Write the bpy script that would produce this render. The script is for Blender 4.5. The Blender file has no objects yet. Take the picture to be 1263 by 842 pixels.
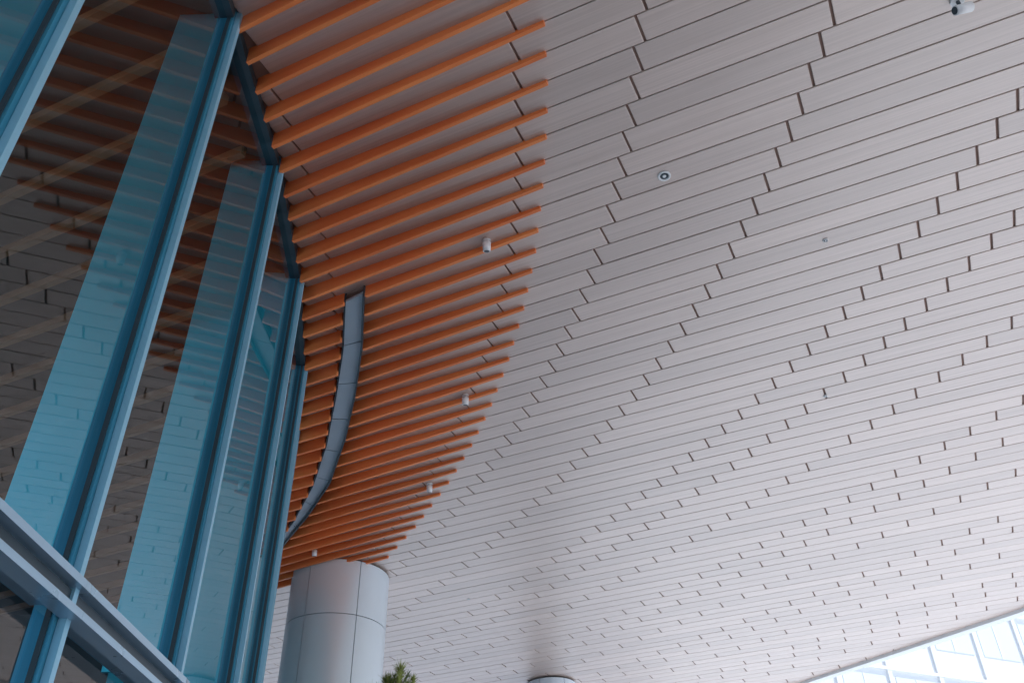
import bpy, bmesh, math, random
from mathutils import Vector, Matrix
random.seed(7)
S=6.0; EYE=1.6; CZ=EYE+S       # ceiling underside height
TH=-0.4251; W=0.0417
C,SN=math.cos(TH),math.sin(TH)
def uv2xy(u,v): return (u*C-v*SN, u*SN+v*C)
def xy2uv(x,y): return (x*C+y*SN, -x*SN+y*C)
scn=bpy.context.scene
col=scn.collection
# ---------------------------------------------------------------- helpers
def empty(name):
    o=bpy.data.objects.new(name,None); col.objects.link(o); return o
def mesh_obj(name,verts,faces,mat=None,parent=None,rot=0.0,loc=(0,0,0),smooth=False,mats=None,mi=None):
    me=bpy.data.meshes.new(name); me.from_pydata(verts,[],faces); me.update()
    o=bpy.data.objects.new(name,me); col.objects.link(o)
    o.rotation_euler=(0,0,rot); o.location=loc
    if mats:
        for m in mats: me.materials.append(m)
        me.polygons.foreach_set("material_index",mi)
    elif mat: me.materials.append(mat)
    if smooth:
        for p in me.polygons: p.use_smooth=True
    if parent: o.parent=parent
    return o
class MB:
    def __init__(s): s.v=[];s.f=[];s.mi=[];s.r=[]
    def quad8(s,p,mi=0,r=0.0):
        b=len(s.v); s.v+=p
        for f in ((3,2,1,0),(4,5,6,7),(0,1,5,4),(1,2,6,5),(2,3,7,6),(3,0,4,7)):
            s.f.append(tuple(b+i for i in f)); s.mi.append(mi); s.r.append(r)
    def box(s,x0,x1,y0,y1,z0,z1,mi=0,r=0.0):
        s.quad8([(x0,y0,z0),(x1,y0,z0),(x1,y1,z0),(x0,y1,z0),(x0,y0,z1),(x1,y0,z1),(x1,y1,z1),(x0,y1,z1)],mi,r)
    def obj(s,name,mats,parent=None,rot=0.0,loc=(0,0,0),attr=False,smooth=False):
        o=mesh_obj(name,s.v,s.f,parent=parent,rot=rot,loc=loc,mats=mats,mi=s.mi,smooth=smooth)
        if attr:
            a=o.data.attributes.new("rnd","FLOAT","FACE"); a.data.foreach_set("value",s.r)
        return o
def nmat(name):
    m=bpy.data.materials.new(name); m.use_nodes=True
    nt=m.node_tree; b=nt.nodes["Principled BSDF"]; return m,nt,b
def simple(name,colr,rough=0.5,metal=0.0,var=0.12,scale=3.0,spec=0.5,bump=0.0):
    m,nt,b=nmat(name)
    tc=nt.nodes.new("ShaderNodeTexCoord"); n=nt.nodes.new("ShaderNodeTexNoise"); n.inputs["Scale"].default_value=scale; n.inputs["Detail"].default_value=6
    nt.links.new(tc.outputs["Object"],n.inputs["Vector"])
    mx=nt.nodes.new("ShaderNodeMix"); mx.data_type='RGBA'
    mx.inputs[6].default_value=(*[c*(1-var) for c in colr],1); mx.inputs[7].default_value=(*[min(1,c*(1+var)) for c in colr],1)
    nt.links.new(n.outputs["Fac"],mx.inputs[0]); nt.links.new(mx.outputs[2],b.inputs["Base Color"])
    b.inputs["Roughness"].default_value=rough; b.inputs["Metallic"].default_value=metal
    b.inputs["Specular IOR Level"].default_value=spec
    mr=nt.nodes.new("ShaderNodeMapRange"); mr.inputs[3].default_value=rough*0.8; mr.inputs[4].default_value=min(1,rough*1.25)
    nt.links.new(n.outputs["Fac"],mr.inputs[0]); nt.links.new(mr.outputs[0],b.inputs["Roughness"])
    if bump:
        bp=nt.nodes.new("ShaderNodeBump"); bp.inputs["Strength"].default_value=bump; bp.inputs["Distance"].default_value=0.01
        nt.links.new(n.outputs["Fac"],bp.inputs["Height"]); nt.links.new(bp.outputs[0],b.inputs["Normal"])
    return m
def wood(name,c1,c2,rough,spec,grainy=60,attr=True,coat=0.0,cior=1.5,crough=.3):
    m,nt,b=nmat(name)
    tc=nt.nodes.new("ShaderNodeTexCoord"); mp=nt.nodes.new("ShaderNodeMapping"); mp.inputs["Scale"].default_value=(0.7,grainy,6)
    nt.links.new(tc.outputs["Object"],mp.inputs["Vector"])
    n=nt.nodes.new("ShaderNodeTexNoise"); n.inputs["Scale"].default_value=1.0; n.inputs["Detail"].default_value=5; n.inputs["Roughness"].default_value=0.6
    if attr:
        at=nt.nodes.new("ShaderNodeAttribute"); at.attribute_name="rnd"
        ad=nt.nodes.new("ShaderNodeVectorMath"); ad.operation='MULTIPLY_ADD'
        cb=nt.nodes.new("ShaderNodeCombineXYZ"); nt.links.new(at.outputs["Fac"],cb.inputs[0]); nt.links.new(at.outputs["Fac"],cb.inputs[1])
        nt.links.new(cb.outputs[0],ad.inputs[0]); ad.inputs[1].default_value=(37,91,0); nt.links.new(mp.outputs[0],ad.inputs[2])
        nt.links.new(ad.outputs[0],n.inputs["Vector"])
    else: nt.links.new(mp.outputs[0],n.inputs["Vector"])
    cr=nt.nodes.new("ShaderNodeValToRGB"); cr.color_ramp.elements[0].position=0.3; cr.color_ramp.elements[1].position=0.7
    cr.color_ramp.elements[0].color=(*c1,1); cr.color_ramp.elements[1].color=(*c2,1)
    nt.links.new(n.outputs["Fac"],cr.inputs[0]); out=cr.outputs[0]
    if attr:
        hs=nt.nodes.new("ShaderNodeHueSaturation"); mr=nt.nodes.new("ShaderNodeMapRange"); mr.inputs[3].default_value=0.90; mr.inputs[4].default_value=1.08
        nt.links.new(at.outputs["Fac"],mr.inputs[0]); nt.links.new(mr.outputs[0],hs.inputs["Value"]); nt.links.new(out,hs.inputs["Color"]); out=hs.outputs[0]
    nt.links.new(out,b.inputs["Base Color"])
    b.inputs["Roughness"].default_value=rough; b.inputs["Specular IOR Level"].default_value=spec
    b.inputs["Coat Weight"].default_value=coat; b.inputs["Coat Roughness"].default_value=crough; b.inputs["Coat IOR"].default_value=cior
    return m
# ---------------------------------------------------------------- materials
M_plank=wood("soffit_wood",(0.50,0.365,0.30),(0.64,0.49,0.42),0.42,0.5,coat=1.0,cior=2.3,crough=.40)
M_back=simple("soffit_void",(0.34,0.22,0.18),0.9)
M_fin=wood("fin_timber",(0.74,0.16,0.04),(0.92,0.28,0.08),0.42,0.5,grainy=20)
M_white=simple("white_paint",(0.8,0.8,0.8),0.4,var=0.03)
M_dark=simple("dark_metal",(0.03,0.05,0.065),0.4,var=0.2)
M_fascia=simple("fascia_metal",(0.8,0.82,0.83),0.4,0.0,var=0.05)
M_mull=simple("mullion_metal",(0.06,0.31,0.46),0.30,0.3,var=0.1,scale=1.5)
M_mull2=simple("mullion_edge_metal",(0.28,0.56,0.72),0.33,0.2,var=0.06)
M_rail=simple("transom_metal",(0.38,0.54,0.67),0.28,0.4,var=0.06)
M_slot=simple("trough_panel",(0.38,0.44,0.50),0.35,0.3,var=0.12,scale=2)
M_col=simple("column_cladding",(0.70,0.78,0.84),0.34,0.4,var=0.05,scale=0.8)
M_seam=simple("column_joint",(0.10,0.11,0.12),0.7)
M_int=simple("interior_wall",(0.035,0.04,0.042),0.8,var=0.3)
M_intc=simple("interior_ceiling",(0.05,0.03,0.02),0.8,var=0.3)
M_floor=simple("lobby_floor_stone",(0.45,0.45,0.45),0.4,var=0.1)
def glass(name,gl,glc,tr,rough=0.0,diff=None,dw=0.0):
    m=bpy.data.materials.new(name); m.use_nodes=True; nt=m.node_tree; nt.nodes.clear()
    o=nt.nodes.new("ShaderNodeOutputMaterial"); g=nt.nodes.new("ShaderNodeBsdfGlossy"); g.inputs["Color"].default_value=(*glc,1); g.inputs["Roughness"].default_value=rough
    t=nt.nodes.new("ShaderNodeBsdfTransparent"); t.inputs["Color"].default_value=(*tr,1)
    base=t.outputs[0]
    if diff:
        d=nt.nodes.new("ShaderNodeBsdfDiffuse"); d.inputs["Color"].default_value=(*diff,1)
        md=nt.nodes.new("ShaderNodeMixShader"); md.inputs[0].default_value=dw
        nt.links.new(t.outputs[0],md.inputs[1]); nt.links.new(d.outputs[0],md.inputs[2]); base=md.outputs[0]
    lw=nt.nodes.new("ShaderNodeFresnel"); lw.inputs["IOR"].default_value=1.5
    mr=nt.nodes.new("ShaderNodeMapRange"); mr.inputs[1].default_value=0.0; mr.inputs[2].default_value=1.0; mr.inputs[3].default_value=gl; mr.inputs[4].default_value=1.0
    nt.links.new(lw.outputs[0],mr.inputs[0])
    mx=nt.nodes.new("ShaderNodeMixShader"); nt.links.new(mr.outputs[0],mx.inputs[0]); nt.links.new(base,mx.inputs[1]); nt.links.new(g.outputs[0],mx.inputs[2])
    nt.links.new(mx.outputs[0],o.inputs[0]); return m
M_glass=glass("facade_glass",0.07,(0.70,0.66,0.64),(0.60,0.90,0.97))
M_gfin=glass("glass_fin",0.45,(0.16,0.85,1.0),(0.2,0.6,0.7),0.5,(0.04,0.70,0.90),0.97)

# ---------------------------------------------------------------- canopy outline & facade line (units of S)
CAN=[(-3.2,-.62),(-.42,-.62),(-.40,-1.15),(.75,-1.15),(1.4,-.6),(1.62,.2),(1.70,1.1),(1.74,1.8),(1.71,2.3),(1.587,2.759),(1.07,3.48),(.4,4.1),(-.4,4.7),(-1.3,5.2),(-3.2,5.8)]  # edges out of view are shaped to balance light on the soffit
FAC=[(-.37,-.60),(-.352,-.34),(-.348,-.1),(-.346,.145),(-.345,.39),(-.340,.634),(-.338,.871),(-.357,1.115),(-.398,1.359),(-.462,1.595),(-.55,1.82),(-.66,2.04),(-.79,2.245),(-.94,2.43),(-1.12,2.6)]
def hits(poly,v,closed):
    P=[xy2uv(*p) for p in poly]; r=[]
    n=len(P)
    for i in range(n if closed else n-1):
        a,b=P[i],P[(i+1)%n]
        if (a[1]-v)*(b[1]-v)<0:
            t=(v-a[1])/(b[1]-a[1]); r.append(a[0]+t*(b[0]-a[0]))
    return sorted(r)
def g(v):
    t=max(v,0.25)
    return -.118-(.45*(t-.677)+.36*((t-.75)**2-.0053))
UNIT=.0868
pat=[2,3,4]
seq=[-2]
x=-2;i=0
while x<60: x+=pat[i%3]; seq.append(x); i+=1
x=-2;i=0;bp=[4,3,2]
while x>-60: x-=bp[i%3]; seq.append(x); i+=1
seq.sort()
# ---------------------------------------------------------------- soffit
soffit=empty("wooden_soffit")
mb=MB()
def plank(u0,u1,v0,v1,z,t,r):
    c=0.004
    b=len(mb.v)
    mb.v+=[(u0+c,v0+c,z),(u1-c,v0+c,z),(u1-c,v1-c,z),(u0+c,v1-c,z),
           (u0,v0,z+c),(u1,v0,z+c),(u1,v1,z+c),(u0,v1,z+c),
           (u0,v0,z+t),(u1,v0,z+t),(u1,v1,z+t),(u0,v1,z+t)]
    fs=[(3,2,1,0),(0,1,5,4),(1,2,6,5),(2,3,7,6),(3,0,4,7),(4,5,9,8),(5,6,10,9),(6,7,11,10),(7,4,8,11)]
    for f in fs: mb.f.append(tuple(b+i for i in f)); mb.mi.append(0); mb.r.append(r)
GV=.0015; GU=.0037
for n in range(-60,170):
    vc=W*(n+.217)
    h=hits(CAN,vc,True)
    if len(h)<2: continue
    lo,hi=h[0]+.01,h[-1]-.01
    hf=hits(FAC,vc,False)
    if hf: lo=max(lo,hf[-1]+.004)
    js=[j for j in (g(vc)+UNIT*q for q in seq) if lo<j<hi]
    ends=[lo]+js+[hi]
    for a,b_ in zip(ends[:-1],ends[1:]):
        if b_-a<.02: continue
        r=random.random(); dz=random.uniform(-.0012,.0012)
        plank((a+GU/2)*S,(b_-GU/2)*S,(vc-W/2+GV/2)*S,(vc+W/2-GV/2)*S,CZ+dz,0.020,r)
mb.obj("planks",[M_plank],soffit,rot=TH,attr=True)
def prism(name,poly,z0,z1,mat,parent):
    n=len(poly); v=[(x*S,y*S,z0) for x,y in poly]+[(x*S,y*S,z1) for x,y in poly]
    f=[tuple(reversed(range(n))),tuple(range(n,2*n))]+[(i,(i+1)%n,n+(i+1)%n,n+i) for i in range(n)]
    return mesh_obj(name,v,f,mat,parent)
prism("backing_slab",CAN,CZ+.024,CZ+1.0,M_back,soffit)
fv=[];ff=[]
n=len(CAN)
cx=sum(p[0] for p in CAN)/n; cy=sum(p[1] for p in CAN)/n
def off(p,d):
    q=Vector((p[0]-cx,p[1]-cy)); L=q.length; q*= (L+d/S)/L; return ((cx+q.x)*S,(cy+q.y)*S)
for i,p in enumerate(CAN):
    a=off(p,-.12); b=off(p,.10)
    fv+=[(a[0],a[1],CZ-.06),(b[0],b[1],CZ-.06),(b[0],b[1],CZ+1.1),(a[0],a[1],CZ+.04)]
for i in range(n):
    j=(i+1)%n
    for q in range(4):
        ff.append((4*i+q,4*j+q,4*j+(q+1)%4,4*i+(q+1)%4))
mesh_obj("fascia",fv,ff,M_fascia,soffit)

# ---------------------------------------------------------------- fins
FR=[(-.085,-.4),(-.09,.1),(-.12,.3),(-.18,.5),(-.226,.62),(-.258,.704),(-.297,.789),(-.340,.874),(-.408,1.0),(-.486,1.123),(-.576,1.25),(-.678,1.379),(-.784,1.499),(-.902,1.617),(-1.073,1.772),(-1.235,1.902),(-1.5,2.1),(-1.78,2.3),(-2.2,2.6)]
SL=[(-.282,1.168),(-.307,1.300),(-.347,1.457),(-.398,1.639),(-.460,1.816),(-.542,1.997),(-.611,2.118)]
SR=[(-.250,1.147),(-.276,1.300),(-.310,1.444),(-.356,1.608),(-.422,1.798),(-.502,1.956),(-.613,2.147)]
def interp(tab,v):
    for a,b in zip(tab[:-1],tab[1:]):
        if a[1]<=v<=b[1]:
            t=(v-a[1])/(b[1]-a[1]); return a[0]+t*(b[0]-a[0])
    return None
fb=MB()
T=.0055*S
def fin(u0,u1,v,d0,d1,r):
    z=CZ+.02
    y0=v-T/2;y1=v+T/2
    fb.quad8([(u0,y0,CZ-d0),(u1,y0,CZ-d1),(u1,y1,CZ-d1),(u0,y1,CZ-d0),(u0,y0,z),(u1,y0,z),(u1,y1,z),(u0,y1,z)],0,r)
slot_poly=SL+SR[::-1]
for n in range(-10,64):
    v=W*(n+.717)
    ur=interp(FR,v)
    if ur is None: continue
    h=hits(FAC,v,False)
    if not h: continue
    ul=h[-1]+.012
    if ul>ur-.05: continue
    L=0.42
    dep=lambda u: (.006+.021*min(1,(ur-u)/L))*S
    r=random.random()
    sh=hits(slot_poly,v,True)
    if len(sh)>=2 and sh[-1]<ur:
        a,b=sh[0]-.006,sh[-1]+.006
        if a>ul+.01: fin(ul*S,a*S,v*S,dep(ul),dep(a),r)
        fin(b*S,ur*S,v*S,dep(b),.006*S,r)
    else:
        m_=max(ul,ur-L)
        if m_>ul+.01:
            fin(ul*S,m_*S,v*S,dep(ul),dep(m_),r); fin(m_*S+.001,ur*S,v*S,dep(m_),.006*S,r)
        else: fin(ul*S,ur*S,v*S,dep(ul),.006*S,r)
fins=fb.obj("timber_ceiling_fins",[M_fin],None,rot=TH,attr=True)

# ---------------------------------------------------------------- curved trough
tr=empty("curved_ceiling_trough")
def resample(P,n):
    d=[0]
    for a,b in zip(P[:-1],P[1:]): d.append(d[-1]+math.dist(a,b))
    out=[]
    for i in range(n):
        t=d[-1]*i/(n-1); k=0
        while k<len(d)-2 and d[k+1]<t: k+=1
        q=(t-d[k])/(d[k+1]-d[k]); out.append((P[k][0]+q*(P[k+1][0]-P[k][0]),P[k][1]+q*(P[k+1][1]-P[k][1])))
    return out
N=49
a=resample(SL,N);b=resample(SR,N)
tb=MB()
for i in range(N-1):
    gp=0.04 if i%6==5 else 0.0
    def L(p,q,t): return (p[0]+(q[0]-p[0])*t,p[1]+(q[1]-p[1])*t)
    a0,a1,b0,b1=a[i],L(a[i],a[i+1],1-gp*3),b[i],L(b[i],b[i+1],1-gp*3)
    z0=CZ-.11; z1=CZ-.08
    tb.quad8([(a0[0]*S,a0[1]*S,z0),(b0[0]*S,b0[1]*S,z0),(b1[0]*S,b1[1]*S,z0),(a1[0]*S,a1[1]*S,z0),
              (a0[0]*S,a0[1]*S,z1),(b0[0]*S,b0[1]*S,z1),(b1[0]*S,b1[1]*S,z1),(a1[0]*S,a1[1]*S,z1)],0)
    for P0,P1,o0,zz in ((a[i],a[i+1],-1,CZ-.10),(b[i],b[i+1],1,CZ-.15)):
        d=Vector((P1[0]-P0[0],P1[1]-P0[1])).normalized(); nx=Vector((d.y,-d.x))*o0*.018
        q0=(P0[0]*S,P0[1]*S);q1=(P1[0]*S,P1[1]*S)
        tb.quad8([(q0[0],q0[1],zz),(q0[0]+nx.x,q0[1]+nx.y,zz),(q1[0]+nx.x,q1[1]+nx.y,zz),(q1[0],q1[1],zz),
                  (q0[0],q0[1],CZ+.02),(q0[0]+nx.x,q0[1]+nx.y,CZ+.02),(q1[0]+nx.x,q1[1]+nx.y,CZ+.02),(q1[0],q1[1],CZ+.02)],1)
tb.obj("trough_panels",[M_slot,M_dark],tr)

# ---------------------------------------------------------------- curtain wall
cw=empty("glass_curtain_wall")
gb=MB(); mbm=MB(); rb=MB(); gf=MB()
ZT=CZ+.023
RZ0=EYE+.238*S; RZ1=EYE+.272*S
def frame_dir(i):
    p=FAC[i]; q0=FAC[max(0,i-1)]; q1=FAC[min(len(FAC)-1,i+1)]
    t=Vector((q1[0]-q0[0],q1[1]-q0[1])).normalized(); return t,Vector((t.y,-t.x))
def obox(B,c,t,nn,t0,t1,n0,n1,z0,z1,mi=0):
    pts=[]
    for z in (z0,z1):
        for (a_,b_) in ((t0,n0),(t1,n0),(t1,n1),(t0,n1)):
            p=c+t*a_+nn*b_; pts.append((p.x,p.y,z))
    B.quad8(pts,mi)
for i,p in enumerate(FAC):
    t,nn=frame_dir(i); c=Vector(p)*S
    obox(mbm,c,t,nn,-.05,.05,-.06,.045,0,ZT,0)
    obox(mbm,c,t,nn,-.02,.02,.047,.085,0,ZT,1)
    obox(mbm,c,t,nn,-.060,-.052,.005,.03,0,ZT,2)
    obox(gf,c,t,nn,-.048,-.024,-.36,-.062,RZ1,ZT-.06,0)
for i in range(len(FAC)-1):
    p=Vector(FAC[i])*S; q=Vector(FAC[i+1])*S
    t=(q-p).normalized(); nn=Vector((t.y,-t.x)); L_=(q-p).length
    for z0,z1 in ((RZ1,ZT),(0.15,RZ0)):
        b0=len(gb.v)
        gb.v+=[(p.x,p.y,z0),(q.x,q.y,z0),(q.x,q.y,z1),(p.x,p.y,z1)]; gb.f.append((b0,b0+1,b0+2,b0+3)); gb.mi.append(0); gb.r.append(0)
    obox(rb,p,t,nn,0.05,L_-.05,-.08,.05,RZ0+.05,RZ1-.03,0)
    obox(rb,p,t,nn,0.0,L_,.052,.12,RZ1-.065,RZ1-.028,0)
    obox(rb,p,t,nn,0.0,L_,.052,.07,RZ0+.045,RZ1-.075,1)
    obox(rb,p,t,nn,0.0,L_,.052,.14,RZ0,RZ0+.035,0)
    obox(rb,p,t,nn,0.05,L_-.05,-.08,.04,0.0,.15,0)
    obox(rb,p,t,nn,0.05,L_-.05,-.09,.05,CZ-.10,CZ-.01,1)
gb.obj("glass_panes",[M_glass],cw)
mbm.obj("mullions",[M_mull,M_mull2,M_dark],cw)
rb.obj("transom_rails",[M_rail,M_dark],cw)
gf.obj("glass_fins",[M_gfin],cw)
lob=empty("lobby_interior")
bi=MB()
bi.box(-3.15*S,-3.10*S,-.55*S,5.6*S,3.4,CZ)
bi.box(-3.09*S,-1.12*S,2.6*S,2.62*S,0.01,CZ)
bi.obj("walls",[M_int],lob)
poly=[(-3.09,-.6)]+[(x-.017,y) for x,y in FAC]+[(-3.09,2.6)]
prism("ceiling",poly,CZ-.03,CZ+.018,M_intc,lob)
prism("floor",poly,.004,.012,M_floor,lob)
cb=MB()   # lobby ceiling battens
for n in range(-30,60):
    vv=W*2*(n+.3)
    h=hits(poly,vv,True)
    if len(h)>=2: cb.box((h[0]+.02)*S,(h[-1]-.02)*S,vv*S-.03,vv*S+.03,CZ-.13,CZ-.034)
M_bat=simple("batten_wood",(0.28,0.11,0.05),0.5)
o=cb.obj("ceiling_battens",[M_bat],lob,rot=TH)

# ---------------------------------------------------------------- columns
def column(name,cx,cy,r,parts,zj,phase):
    e=empty(name)
    def tube(nm,r,z0,z1,mat,a0=0,a1=2*math.pi,seg=96):
        v=[];f=[]
        for i in range(seg+1):
            a=a0+(a1-a0)*i/seg
            v+=[(math.cos(a)*r,math.sin(a)*r,z0),(math.cos(a)*r,math.sin(a)*r,z1),(math.cos(a)*(r-.03),math.sin(a)*(r-.03),z0),(math.cos(a)*(r-.03),math.sin(a)*(r-.03),z1)]
        for i in range(seg):
            k=4*i
            f+=[(k,k+4,k+5,k+1),(k+1,k+5,k+7,k+3),(k+2,k+3,k+7,k+6),(k,k+2,k+6,k+4)]
        f+=[(0,1,3,2),(4*seg,4*seg+2,4*seg+3,4*seg+1)]
        o=mesh_obj(nm,v,f,mat,e)
        for p in o.data.polygons: p.use_smooth=abs(p.normal.z)<.5
        me=o.data
        me.set_sharp_from_angle(angle=math.radians(40))
        return o
    tube("core",r-.035,0,CZ-.02,M_seam)
    zs=[0.02]+zj+[CZ-.035]
    da=2*math.pi/parts; gp=.012/r
    for z0,z1 in zip(zs[:-1],zs[1:]):
        for k in range(parts):
            tube("panel",r,z0+.006,z1-.006,M_col,phase+k*da+gp/2,phase+(k+1)*da-gp/2,24)
    e.location=(cx,cy,0)
    return e
column("round_column",-.4916*S,2.378*S,.1334*S,6,[1.2,3.1,4.9,6.68],math.radians(-56.8))
column("round_column",.118*S,3.404*S,.0896*S,6,[1.2,3.1,4.9,6.68],math.radians(-60))

# ---------------------------------------------------------------- ceiling fittings
def cyl(bm,r0,r1,z0,z1,M=Matrix(),seg=24):
    bmesh.ops.create_cone(bm,cap_ends=True,segments=seg,radius1=r0,radius2=r1,depth=z1-z0,matrix=M@Matrix.Translation((0,0,(z0+z1)/2)))
def part(nm,fn,mat,par):
    bm=bmesh.new(); fn(bm); me=bpy.data.meshes.new(nm); bm.to_mesh(me); bm.free(); me.materials.append(mat)
    for p in me.polygons: p.use_smooth=len(p.vertices)==4
    o=bpy.data.objects.new(nm,me); col.objects.link(o); o.parent=par; return o
def spot(u,v,s=1.0):
    e=empty("ceiling_spotlight")
    M=Matrix.Translation((0,0,-.11))@Matrix.Rotation(math.radians(18),4,'X')
    part("stem",lambda b:cyl(b,.012,.012,-.08,.0),M_white,e)
    part("base_plate",lambda b:cyl(b,.045,.045,-.015,.0),M_white,e)
    part("body",lambda b:cyl(b,.040,.046,-.04,.06,M),M_white,e)
    part("lens",lambda b:cyl(b,.030,.030,-.043,-.0405,M),M_dark,e)
    x,y=uv2xy(u,v); e.location=(x*S,y*S,CZ-.002); e.scale=(s,s,s)
for u,v in ((-.464,.935),(-.700,1.315),(-.944,1.604),(-1.383,1.774)): spot(u,v,.9)
def downlight(u,v,r,nm="recessed_downlight"):
    e=empty(nm)
    def ring(b):
        seg=40
        prof=[(r,-.001),(r*1.0,-.008),(r*.8,-.012),(r*.68,-.006),(r*.62,.02)]
        vs=[[b.verts.new((math.cos(2*math.pi*i/seg)*q,math.sin(2*math.pi*i/seg)*q,z)) for q,z in prof] for i in range(seg)]
        for i in range(seg):
            for k in range(len(prof)-1): b.faces.new((vs[i][k],vs[(i+1)%seg][k],vs[(i+1)%seg][k+1],vs[i][k+1]))
    part("trim_ring",ring,M_white,e)
    part("baffle",lambda b:cyl(b,r*.66,r*.66,-.004,-.003),M_dark,e)
    part("lamp",lambda b:cyl(b,r*.25,r*.3,-.012,-.0045),M_fascia,e)
    x,y=uv2xy(u,v); e.location=(x*S,y*S,CZ-.002)
downlight(-.165,.928,.058)
for u,v in ((.029,1.177),(-.049,1.644),(-1.19,2.277)): downlight(u,v,.026,"smoke_detector")
e=empty("security_camera")
part("mount",lambda b:cyl(b,.05,.05,-.03,0),M_white,e)
part("arm",lambda b:cyl(b,.014,.014,-.1,-.03),M_dark,e)
HM=Matrix.Translation((0,0,-.12))@Matrix.Rotation(math.radians(70),4,'Y')
part("housing",lambda b:cyl(b,.035,.04,-.06,.08,HM),M_white,e)
part("lens",lambda b:cyl(b,.028,.028,-.064,-.061,HM),M_dark,e)
x,y=uv2xy(.250,.808); e.location=(x*S,y*S,CZ-.002)

# ---------------------------------------------------------------- ground
m,nt,b=nmat("plaza_paving")
tc=nt.nodes.new("ShaderNodeTexCoord"); br=nt.nodes.new("ShaderNodeTexBrick"); br.inputs["Scale"].default_value=1.0
br.inputs["Brick Width"].default_value=1.2; br.inputs["Row Height"].default_value=0.6; br.inputs["Mortar Size"].default_value=.006
br.inputs["Color1"].default_value=(.72,.79,.86,1); br.inputs["Color2"].default_value=(.68,.74,.81,1); br.inputs["Mortar"].default_value=(.35,.35,.35,1)
nt.links.new(tc.outputs["Object"],br.inputs["Vector"]); nt.links.new(br.outputs[0],b.inputs["Base Color"]); b.inputs["Roughness"].default_value=.6
mesh_obj("ground",[(-600,-600,0),(600,-600,0),(600,600,0),(-600,600,0)],[(0,1,2,3)],m)
# unseen dark lane, added to cut ground bounce on the near soffit
M_dimlane=simple("dimming_lane_setts",(0.19,0.155,0.135),0.8,var=.25,scale=6,bump=.3)
xa,xb,ya,yb=-.1*S,1.2*S,-.7*S,.75*S
mesh_obj("added_dimming_lane",[(xa,-80,.004),(xb,-80,.004),(xb,ya,.004),(90,ya,.004),(90,yb,.004),(xa,yb,.004)],[(0,1,2,3,4,5)],M_dimlane)
kb=MB(); K=.15
kb.box(xa-K,xa,-80,yb+K,0.002,.12); kb.box(xa+.001,90,yb,yb+K,0.002,.12)
kb.box(xb,xb+K,-80,ya,0.002,.12); kb.box(xb+K+.001,90,ya-K,ya,0.002,.12)
kb.obj("added_lane_kerb",[M_fascia],None)  # edging of the added lane, out of view

# ---------------------------------------------------------------- distant building
M_fc=simple("pale_cladding",(0.82,0.83,0.84),0.6,var=0.03)
M_hazewin=simple("haze_bleached_window",(0.74,0.80,0.83),0.35,0.0,var=0.06,scale=.2)  # near-white panes: glare and haze are put into this colour
def building(cx,cy,w,d,h,rz,fl=3.8,bay=3.2):
    e=empty("office_building"); e.location=(cx,cy,0); e.rotation_euler=(0,0,rz)
    B=MB(); B.box(-w/2,w/2,-d/2,d/2,0,h); B.obj("walls",[M_fc],e)
    Wn=MB(); Fr=MB()
    nb=int(w/bay); nf=int(h/fl)
    for k in range(nf):
        z0=k*fl+.9; z1=z0+2.1
        for i in range(nb):
            x0=-w/2+(i+.5)*w/nb-bay*.4; x1=x0+bay*.8
            Wn.box(x0,x1,-d/2-.03,-d/2-.003,z0,z1)
            Fr.box((x0+x1)/2-.05,(x0+x1)/2+.05,-d/2-.05,-d/2-.033,z0,z1)
        Fr.box(-w/2,w/2,-d/2-.12,-d/2-.004,z1+.3,z1+.45)
    for i in range(nb+1):
        xx=-w/2+i*w/nb; Fr.box(xx-.12,xx+.12,-d/2-.1,-d/2-.004,0,h)
    Wn.obj("windows",[M_hazewin],e); Fr.obj("frames_and_ledges",[M_fc],e)
    P=MB(); P.box(-w/2-.3,w/2+.3,-d/2-.52,d/2+.3,h,h+1.2); P.obj("parapet",[M_fc],e)
building(52,70,110,20,48,math.radians(24))

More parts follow.
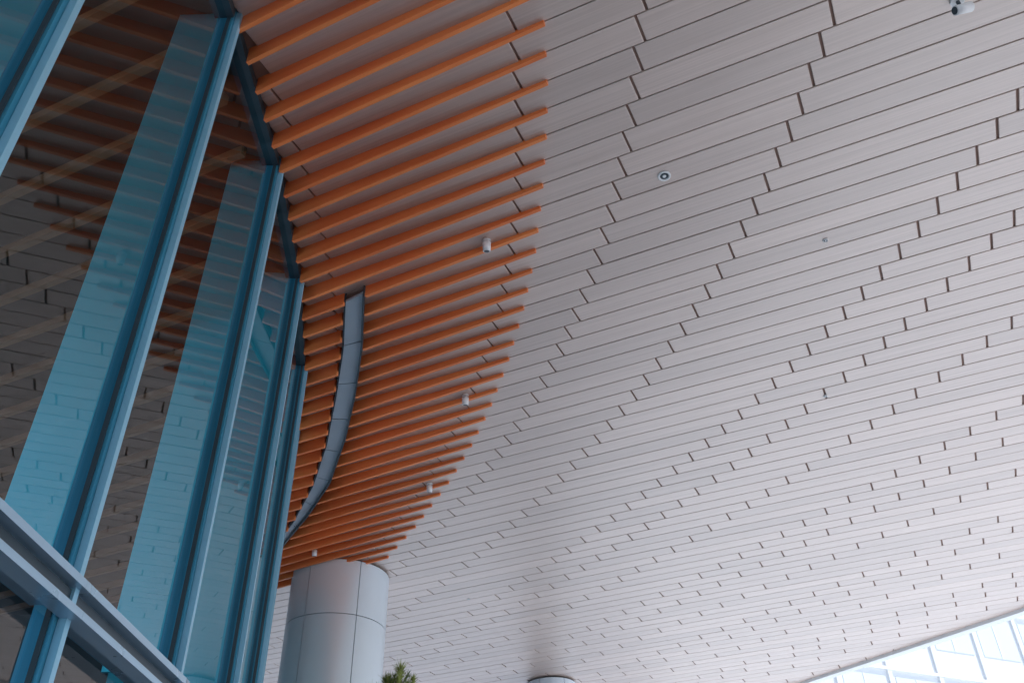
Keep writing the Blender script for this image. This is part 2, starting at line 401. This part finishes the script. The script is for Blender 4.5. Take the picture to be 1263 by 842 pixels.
# ---------------------------------------------------------------- pine tree
M_bark=simple("bark",(.10,.065,.04),.9,var=.4,scale=12,bump=.5)
m,nt,b=nmat("pine_needles")
at=nt.nodes.new("ShaderNodeAttribute"); at.attribute_name="rnd"; cr=nt.nodes.new("ShaderNodeValToRGB")
cr.color_ramp.elements[0].color=(.04,.09,.02,1); cr.color_ramp.elements[1].color=(.32,.36,.06,1)
nt.links.new(at.outputs["Fac"],cr.inputs[0]); nt.links.new(cr.outputs[0],b.inputs["Base Color"]); b.inputs["Roughness"].default_value=.6
M_need=m
def pine(x,y,h):
    e=empty("pine_tree"); e.location=(x,y,0)
    T_=MB(); Nn=MB()
    def limb(p,q,r0,r1,seg=7):
        d=(q-p); zc=d.normalized(); a=zc.orthogonal().normalized(); b_=zc.cross(a); k=len(T_.v)
        for c_,r in ((p,r0),(q,r1)):
            for i in range(seg):
                an=2*math.pi*i/seg; w=c_+a*math.cos(an)*r+b_*math.sin(an)*r; T_.v.append(tuple(w))
        for i in range(seg):
            T_.f.append((k+i,k+(i+1)%seg,k+seg+(i+1)%seg,k+seg+i)); T_.mi.append(0); T_.r.append(0)
    def tuft(c,d,n,L):
        d=d.normalized(); base=random.random()*.6
        for i in range(n):
            v=(d+Vector((random.gauss(0,.5),random.gauss(0,.5),random.gauss(0,.4)))).normalized()
            l=L*random.uniform(.6,1.1); s=v.orthogonal().normalized()*.0045
            o=c+d*random.uniform(-.06,.05); k=len(Nn.v)
            Nn.v+=[tuple(o-s),tuple(o+s),tuple(o+v*l)]; Nn.f.append((k,k+1,k+2)); Nn.mi.append(0); Nn.r.append(min(1,base+random.random()*.4))
    pts=[Vector((math.sin(z*1.3)*.06,math.cos(z*1.7)*.05-.05,z)) for z in [i*h/12 for i in range(13)]]
    for i in range(12): limb(pts[i],pts[i+1],.085*(1-i/13),.085*(1-(i+1)/13))
    tuft(pts[-1],Vector((0,0,1)),120,.13)
    z=1.2
    while z<h-.05:
        f=(z-1.2)/(h-1.2); R=(1-f)*.95+.08
        for k in range(4):
            an=random.uniform(0,6.28); i=min(11,int(z/h*12)); p=pts[i].lerp(pts[i+1],z/h*12-i)
            L=R*random.uniform(.5,1.1); q=p+Vector((math.cos(an)*L,math.sin(an)*L,L*random.uniform(.25,.7)))
            limb(p,q,.018,.006,5)
            m_=max(2,int(L/.12))
            for j in range(m_):
                t=(j+1)/m_; c=p.lerp(q,t)
                tuft(c,Vector((q-p))+Vector((0,0,.5)),60,.09)
                s=c+Vector((random.gauss(0,.05),random.gauss(0,.05),random.uniform(.02,.10)))
                limb(c,s,.006,.003,4); tuft(s,s-c+Vector((0,0,.05)),50,.085)
        z+=.13
    T_.obj("trunk_and_limbs",[M_bark],e); Nn.obj("needles",[M_need],e,attr=True)
pine(-.190*S,1.5*S,EYE+.458*S)
pine(-.240*S,1.53*S,EYE+.432*S)

# ---------------------------------------------------------------- light
w=bpy.data.worlds.new("World"); scn.world=w; w.use_nodes=True
nt=w.node_tree; bg=nt.nodes["Background"]; sky=nt.nodes.new("ShaderNodeTexSky"); sky.sky_type='NISHITA'; sky.sun_disc=False
el=math.radians(56); az=math.radians(100)
sky.sun_elevation=el; sky.sun_rotation=az
nt.links.new(sky.outputs[0],bg.inputs[0]); bg.inputs[1].default_value=0.15
sd=bpy.data.lights.new("sun","SUN"); sd.energy=5; sd.angle=math.radians(.5); sd.color=(1,.98,.95)
so=bpy.data.objects.new("sun",sd); col.objects.link(so)
dirv=Vector((math.sin(az)*math.cos(el),math.cos(az)*math.cos(el),math.sin(el)))
so.rotation_euler=dirv.to_track_quat('Z','Y').to_euler(); so.location=dirv*50
# ---------------------------------------------------------------- camera
p_,r_=.6509,-.0218
F=Vector((0,math.cos(p_),math.sin(p_)));R0=Vector((1,0,0));U0=Vector((0,-math.sin(p_),math.cos(p_)))
R=R0*math.cos(r_)+U0*math.sin(r_);U=U0*math.cos(r_)-R0*math.sin(r_)
cd=bpy.data.cameras.new("camera"); cam=bpy.data.objects.new("camera",cd); col.objects.link(cam)
cam.matrix_world=Matrix(((R.x,U.x,-F.x,0),(R.y,U.y,-F.y,0),(R.z,U.z,-F.z,EYE),(0,0,0,1)))
cd.sensor_width=36; cd.lens=1101.8/1263*36; cd.clip_end=3000; cd.clip_start=.05
scn.camera=cam
scn.view_settings.view_transform='Standard'; scn.view_settings.look='None'; scn.view_settings.exposure=0
